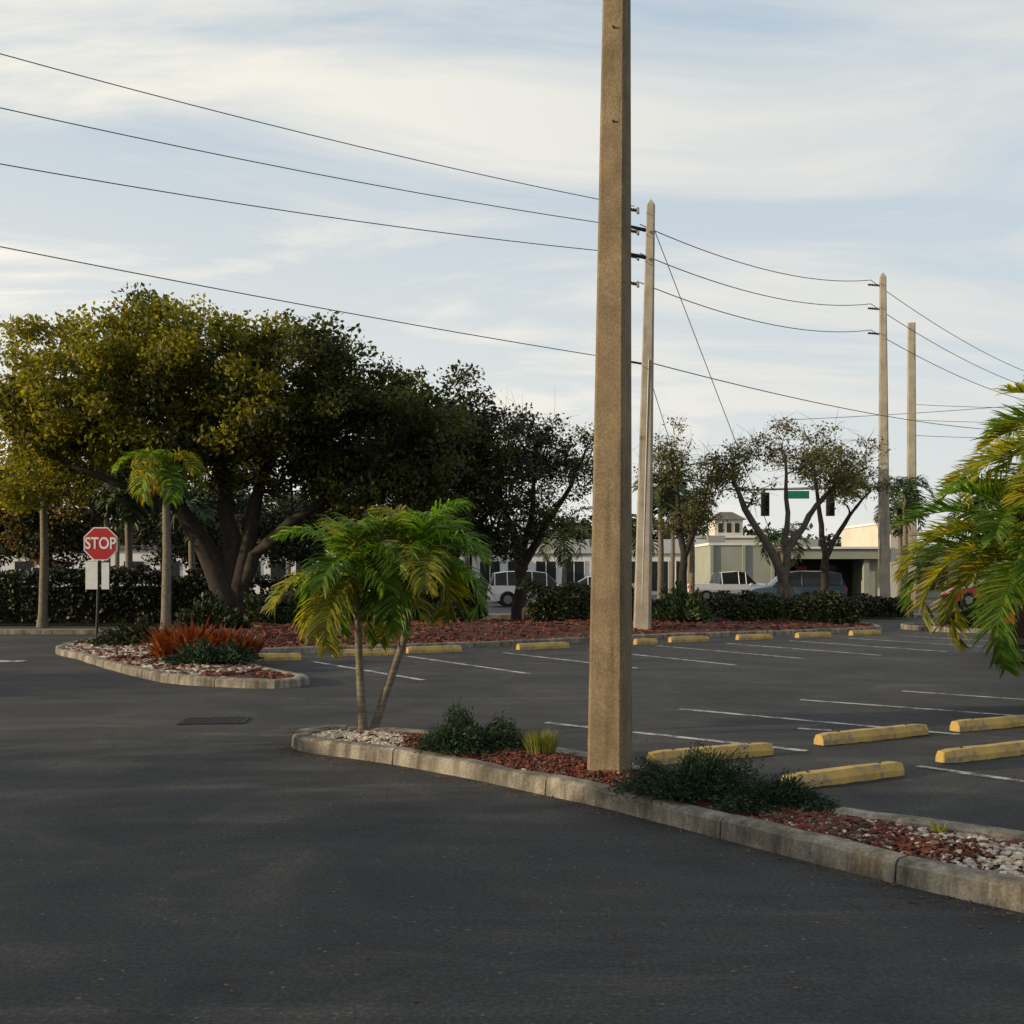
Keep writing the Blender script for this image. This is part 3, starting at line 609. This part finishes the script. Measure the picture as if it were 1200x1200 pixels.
def blades(name,x,y,z,n,L,w,leaf,spread=.8,rb=.1,seed=0,curve=.5):
    r=random.Random(seed); V=[];F=[]
    for i in range(n):
        a=r.uniform(0,6.283); q=r.random()*rb; s=Vector((math.cos(a)*q,math.sin(a)*q,0)); l=L*r.uniform(.6,1.1); el=r.uniform(.2,1)*spread
        h=Vector((math.cos(a+r.uniform(-.5,.5)),math.sin(a+r.uniform(-.5,.5)),0)); d=(h*el+Vector((0,0,1))).normalized(); sd=d.cross(h); 
        if sd.length<.01: sd=Vector((1,0,0))
        sd.normalize(); b=len(V); p=s.copy()
        for k in range(4):
            W=w*[.6,1,.7,0][k]*.5; V+=[p-sd*W,p+sd*W] if k<3 else [p]
            p=p+d*l/3; d=(d+Vector((0,0,-curve*.35))+h*curve*.2).normalized()
        F+=[(b,b+1,b+3,b+2),(b+2,b+3,b+5,b+4),(b+4,b+5,b+6)]
    mb=MB(); mb.add(V,F,leaf); return mb.obj(name,(x,y,z))
blades('ornamental_grass',.24,8.62,.10,420,.25,.010,'grass',.4,.1,1,.3)
for i,(dx,dy,L) in enumerate([(0,0,.74),(.42,.15,.6),(-.45,.1,.62),(.15,-.3,.5),(.75,.2,.45)]):
    blades('croton_shrub',-5.5+dx,18.5+dy,.15,150,L,.085,'croton',1.05,.28,2+i,.45)
blades('weed',2.42,6.05,.10,12,.13,.018,'palmY',.9,.03,3,.3)

# ---------------------------------------------------------------- palms
palm('manila_palm',(-1.42,10.2,.06),[[(0,0,0),(-.03,0,.5),(-.07,0,1.36)],[(.08,.05,0),(.18,.05,.32),(.38,.08,.9),(.50,.1,1.5)]],[.046,.048],18,.90,.35,.021,'palm',seed=6,elr=(-.45,1.5),droop=1.6,vd=.42,nl=60,leaf2='palmY',vee=.4,ang=(30,50))
def fl(mb,r):
    C=[];D=[]
    for i in range(1100):
        a=r.uniform(0,6.28); q=r.random(); C.append((-.3+math.cos(a)*.38*q,-.45+math.sin(a)*.35*q,4.25-.8*r.random()+(.35*(1-q)))); D.append((r.gauss(0,.3),r.gauss(0,.3),-1))
    leaves(mb,np.array(C),.14,'flower',.12,0,np.array(D))
palm('manila_palm',(-8.6,26.5,.06),[[(0,0,0),(.03,0,2),(.0,0,3.9)]],[.13],13,1.4,.55,.04,'palm',seed=9,elr=(-.2,1.2),droop=2.0,vd=.6,nl=32,extra=fl,leaf2='palmY')
palm('date_palm',(6.25,12.4,.06),[[(0,0,0),(-.05,0,.8),(-.12,0,1.45)]],[.09],34,1.85,.46,.022,'palmY',seed=21,elr=(-.15,1.35),droop=1.65,vd=.14,nl=84,leaf2='palm',ang=(22,40),vee=.5)
palm('date_palm',(6.95,12.5,.06),[[(0,0,0),(0,0,1.2),(-.1,0,2.5)]],[.10],34,1.8,.46,.022,'palmY',seed=23,elr=(-.2,1.3),droop=1.6,vd=.14,nl=84,leaf2='palm',ang=(22,40),vee=.5)
for i,(x,y,h,L) in enumerate([(-19.6,60,4.6,2.2),(-14.6,40.5,4.2,1.4),(-15.6,41,4.9,1.3),(-13.9,31.6,4.6,1.3),(-12.4,34.4,4.0,1.2),(-11.6,38.5,3.6,1.3),(-21.5,58,7.5,2.2),(2.5,52,3.3,2.3),(14.7,58,3.2,1.9),(18.4,50,5.3,1.6),(18.9,52,4.4,1.5),(9.0,60,6.2,1.9),(10.3,62,4.6,1.7),(5.4,46,3.2,1.8),(6.1,44,4.9,1.5),(7.9,47,4.5,1.5),(26,60,5,2),(-13,62,5.2,2),(-16.3,64,6.6,2),(-10.4,58,5,1.7)]):
    palm('background_palm',(x,y,0),[[(0,0,0),(.05,0,h*.5),(0,0,h)]],[.14],12,L,.7,.07,'palmDk',seed=60+i,elr=(-.6,1.2),droop=1.7,vd=.5,nl=22)

# ---------------------------------------------------------------- buildings
mb=MB()
mb.box(-3,14.6,80,98,0,4.0,'bwhite'); mb.box(-3.2,14.8,79.7,80,3.1,4.15,'bgrey'); mb.box(-3.2,14.8,80,98.2,4.0,4.12,'roof')
for i in range(8):
    x=-2.4+i*2.1; mb.box(x,x+1.5,79.93,79.985,.3 if i%3==0 else .9,2.5,'glass'); mb.box(x-.06,x,79.9,79.97,.2,2.58,'bwhite'); mb.box(x+1.5,x+1.56,79.9,79.97,.2,2.58,'bwhite'); mb.box(x+.72,x+.78,79.9,79.925,.3 if i%3==0 else .9,2.5,'bwhite')
mb.box(9.5,11,84,86,4.12,4.9,'grey'); mb.box(3,4,84,86,4.12,4.7,'grey'); mb.obj('shop_building')
mb=MB()
mb.box(13,17.2,70,84,0,3.45,'bgreen'); mb.box(12.9,17.3,69.9,84.1,3.45,3.62,'bwhite')
for x in (13.0,15.1,17.0): mb.box(x,x+.2,69.86,69.995,0,3.44,'bgreen')
mb.box(17.3,23.2,73,84,0,3.2,'bdark'); mb.box(17.32,24.4,69.4,84.2,2.55,3.2,'bgreen'); mb.box(17.32,24.6,69.2,84.4,3.2,3.34,'bwhite')
for x in (17.5,20.3,23.0): mb.box(x,x+.35,69.7,70.05,0,2.54,'bgreen')
mb.box(19.4,20.1,72.7,72.9,0,2.1,'red'); mb.box(18,19,72.9,72.98,.5,2.2,'glass'); mb.box(21,22.6,72.9,72.98,.5,2.2,'glass')
mb.box(23.3,25.6,70.3,84,0,2.54,'bgreen'); mb.box(24.7,26,69.6,80,0,4.9,'bcream'); mb.box(24.6,26.1,69.5,80.1,4.9,5.05,'bwhite')
mb.box(26,45,71,84,0,3.3,'bgreen'); mb.box(26.02,45.2,70.6,84.2,3.3,3.5,'bwhite')
for i in range(6): mb.box(27+i*2.8,29+i*2.8,70.9,70.985,.5,2.3,'glass')
mb.box(14,15.2,76,77.2,3.62,4.3,'grey'); mb.box(21,22.4,78,79.5,3.34,4.1,'grey'); mb.obj('service_building')
mb=MB()
mb.box(15.5,20.8,90,96,0,4.6,'bcream'); mb.box(15.3,21,89.8,96.2,4.6,4.8,'bwhite'); mb.box(17.3,19.7,91,94,4.8,6.2,'bcream')
V=[(17.0,90.7,6.2),(20,90.7,6.2),(20,94.3,6.2),(17,94.3,6.2),(18.0,92,6.9),(19,92,6.9),(19,93,6.9),(18,93,6.9)]
mb.add(V,[(0,1,5,4),(1,2,6,5),(2,3,7,6),(3,0,4,7),(4,5,6,7),(3,2,1,0)],'roof')
for x in (17.6,18.3,19.0): mb.box(x,x+.4,90.94,90.99,5.1,5.9,'glass')
mb.obj('cupola_building')
mb=MB(); mb.box(-22,-9,84,96,0,4.0,'bwhite'); mb.box(-22.2,-8.8,83.6,96.2,4.0,4.3,'roof')
for i in range(6): mb.box(-21+i*2,-19.8+i*2,83.93,83.985,.8,2.6,'glass')
mb.obj('white_building')
mb=MB(); mb.box(-55,-26,88,100,0,3.6,'bwhite'); mb.box(-55.2,-25.8,87.6,100.2,3.6,3.9,'roof')
for i in range(9): mb.box(-53+i*3,-51.4+i*3,87.93,87.985,.8,2.6,'glass')
mb.obj('white_building')
mb=MB(); mb.box(-8,-3.5,76,88,0,3.3,'bcream'); mb.box(-8.2,-3.3,75.4,88.2,3.3,3.6,'bwhite')
for i in range(3): mb.box(-7.6+i*1.6,-6.6+i*1.6,75.93,75.985,.3,2.5,'glass')
mb.obj('small_shop')

# ---------------------------------------------------------------- cars
def car(name,x,y,rot,paintm,kind='suv',s=1.0):
    mb=MB()
    if kind=='suv': st=[(-2.25,.45,.80,.82,.80,.70),(-2.2,.33,1.0,1.05,.88,.72),(-2.0,.30,1.02,1.60,.90,.68),(-1.4,.28,1.02,1.68,.92,.70),(-.2,.28,1.0,1.70,.92,.71),(.5,.28,.99,1.62,.92,.70),(1.15,.28,.98,1.02,.91,.74),(1.9,.3,.9,.93,.88,.7),(2.2,.33,.75,.78,.80,.62),(2.27,.42,.6,.62,.72,.6)]
    elif kind=='sedan': st=[(-2.3,.42,.75,.77,.78,.66),(-2.2,.3,.95,.98,.86,.72),(-1.7,.26,.98,1.02,.9,.72),(-1.0,.25,.96,1.38,.9,.64),(-.2,.25,.94,1.44,.9,.65),(.4,.25,.93,1.40,.9,.65),(1.2,.25,.92,.95,.9,.7),(1.95,.28,.82,.84,.86,.66),(2.25,.33,.66,.68,.78,.6),(2.32,.42,.52,.54,.7,.55)]
    else: st=[(-2.8,.5,1.0,1.01,.9,.88),(-2.7,.45,1.05,1.06,.94,.92),(-.9,.4,1.05,1.06,.95,.92),(-.75,.4,1.05,1.72,.95,.72),(.3,.4,1.05,1.80,.95,.74),(.75,.4,1.05,1.74,.95,.73),(1.4,.4,1.05,1.10,.95,.8),(2.4,.42,1.0,1.03,.93,.8),(2.7,.45,.8,.85,.86,.7)]
    def ring(q):
        x,zb,zl,zt,w,wt=q; zm=(zb+zl)/2
        return [(x,-w*.93,zb),(x,-w,zm),(x,-w*.97,zl),(x,-wt,zt),(x,0,zt+.03),(x,wt,zt),(x,w*.97,zl),(x,w,zm),(x,w*.93,zb)]
    V=[p for q in st for p in ring(q)]; k=9
    for i in range(len(st)-1):
        cab0=st[i][3]-st[i][2]>.3; cab1=st[i+1][3]-st[i+1][2]>.3
        for b in range(k):
            f=(i*k+b,i*k+(b+1)%k,(i+1)*k+(b+1)%k,(i+1)*k+b)
            mt=paintm
            if b in(2,5) and (cab0 or cab1): mt='glass'
            if b in(3,4) and (cab0!=cab1): mt='glass'
            if b==8: mt='tyre'
            mb.add([V[j] for j in f],[(3,2,1,0)],mt,False)
    mb.add(ring(st[0]),[tuple(range(9))],paintm); mb.add(ring(st[-1]),[tuple(reversed(range(9)))],paintm)
    for q in st:
        if q[3]-q[2]>.3:
            for sg in(-1,1): mb.tube([(q[0],sg*q[4]*.975,q[2]),(q[0],sg*(q[5]+.01),q[3])],[.035,.03],paintm,4)
    wb=1.38 if kind!='pickup' else 1.75; r=.32 if kind=='sedan' else .35
    for wx in(-wb,wb):
        for sg in(-1,1):
            y0=sg*.70;y1=sg*.935
            mb.tube([(wx,sg*.6,r+.02),(wx,sg*.925,r+.02)],[r+.035]*2,'bdark',20,smooth=False)
            mb.tube([(wx,y0,r),(wx,y1,r)],[r]*2,'tyre',20,smooth=False); mb.tube([(wx,y0,r),(wx,y1+sg*.01,r)],[r*.6]*2,'rim',12,smooth=False)
    xb=st[0][0];xf=st[-1][0]; zb=st[1][2]
    for sg in(-1,1):
        mb.box(xb-.01,xb+.16,min(sg*.60,sg*.86),max(sg*.60,sg*.86),zb-.26,zb-.06,'taill'); mb.box(xf-.22,xf-.02,min(sg*.5,sg*.8),max(sg*.5,sg*.8),.58,.70,'headl')
        mb.box(.95,1.1,min(sg*.93,sg*1.06),max(sg*.93,sg*1.06),.98,1.1,paintm)
    mb.box(xb-.03,xb+.02,-.26,.26,zb-.35,zb-.22,'signw'); mb.box(xb-.04,xb+.1,-.78,.78,.38,.5,'tyre')
    o=mb.obj(name,(x,y,0),rot,.02); o.scale=(s,s,s)
car('parked_car',10.0,19.9,math.radians(66),'pr','suv')
car('parked_suv',13.2,50,math.radians(178),'pg','suv',1.0)
car('pickup_truck',12.4,61,math.radians(10),'pw','pickup',.95)
car('parked_car',1.1,52,math.radians(5),'pw','suv')
car('parked_car',4.6,60,math.radians(182),'pw','sedan')
car('parked_van',-25,60,0,'pw','suv',1.15)
car('parked_car',-17,60,0,'pb','sedan')
car('parked_car',23.5,52,math.radians(170),'pr2','sedan')
car('parked_car',28,50,math.radians(170),'ps','sedan')

# ---------------------------------------------------------------- world, sun, camera
el=math.radians(13); az=math.radians(-105)   # compass bearing from +Y, clockwise
w=bpy.data.worlds.new('World'); scene.world=w; w.use_nodes=True; nt=w.node_tree; nt.nodes.clear()
sky=N(nt,'ShaderNodeTexSky'); sky.sky_type='NISHITA'; sky.sun_disc=False; sky.sun_elevation=el; sky.sun_rotation=az; sky.air_density=1; sky.dust_density=1.2; sky.ozone_density=1.2
tc=N(nt,'ShaderNodeTexCoord'); sx=N(nt,'ShaderNodeSeparateXYZ'); nt.links.new(tc.outputs['Generated'],sx.inputs[0])
def MA(op,a,b,cl=False):
    m=N(nt,'ShaderNodeMath',operation=op); m.use_clamp=cl
    for i,v in enumerate((a,b)):
        if hasattr(v,'links'): nt.links.new(v,m.inputs[i])
        else: m.inputs[i].default_value=v
    return m.outputs[0]
zz=MA('MAXIMUM',sx.outputs[2],0)
den=MA('ADD',zz,.22); cx=MA('DIVIDE',sx.outputs[0],den); cy=MA('DIVIDE',sx.outputs[1],den)
cb=N(nt,'ShaderNodeCombineXYZ'); nt.links.new(cx,cb.inputs[0]); nt.links.new(cy,cb.inputs[1])
mp=N(nt,'ShaderNodeMapping'); mp.inputs['Rotation'].default_value=(0,0,.45); mp.inputs['Scale'].default_value=(.55,1.3,1); mp.inputs['Location'].default_value=(.3,.9,0); nt.links.new(cb.outputs[0],mp.inputs[0])
cl,_=noise_ramp(nt,mp.outputs[0],1.5,[(.38,(0.0,0.0,0.0)),(.60,(1,1,1))],7,.62,.7)
hz=MA('SUBTRACT',1,MA('MULTIPLY',zz,2.2),True)     # haze thickens towards the horizon
cl2=MA('MAXIMUM',MA('MULTIPLY',cl,.95),MA('MULTIPLY',hz,.85))
dt=N(nt,'ShaderNodeVectorMath',operation='DOT_PRODUCT'); nt.links.new(tc.outputs['Generated'],dt.inputs[0]); dt.inputs[1].default_value=(math.sin(az)*math.cos(el),math.cos(az)*math.cos(el),math.sin(el))
sf=MA('MULTIPLY',MA('ADD',dt.outputs['Value'],.55),1.0); 
cf=MA('ADD',sf,MA('MULTIPLY',hz,.38),True)
ccol=mixc(nt,cf,(5.0,5.25,5.3),(8.0,7.4,6.3))
skyb=mixc(nt,.72,sky.outputs[0],(4.5,5.35,6.1))
col=mixc(nt,cl2,skyb,ccol)
bg=N(nt,'ShaderNodeBackground'); bg.inputs[1].default_value=.135; nt.links.new(col,bg.inputs[0]); wo=N(nt,'ShaderNodeOutputWorld'); nt.links.new(bg.outputs[0],wo.inputs[0])
sd=bpy.data.lights.new('Sun','SUN'); sd.energy=5.0; sd.angle=math.radians(.6); sd.color=(1,.79,.49)
so=bpy.data.objects.new('Sun',sd); scene.collection.objects.link(so)
D=Vector((math.sin(az)*math.cos(el),math.cos(az)*math.cos(el),math.sin(el))); so.rotation_euler=D.to_track_quat('Z','Y').to_euler()
cd=bpy.data.cameras.new('Camera'); cd.lens=37.5; cd.sensor_width=36; cd.shift_y=.06; cd.clip_end=3000; cd.clip_start=.1
co=bpy.data.objects.new('Camera',cd); co.location=(0,0,1.6); co.rotation_euler=(math.pi/2,0,0); scene.collection.objects.link(co); scene.camera=co
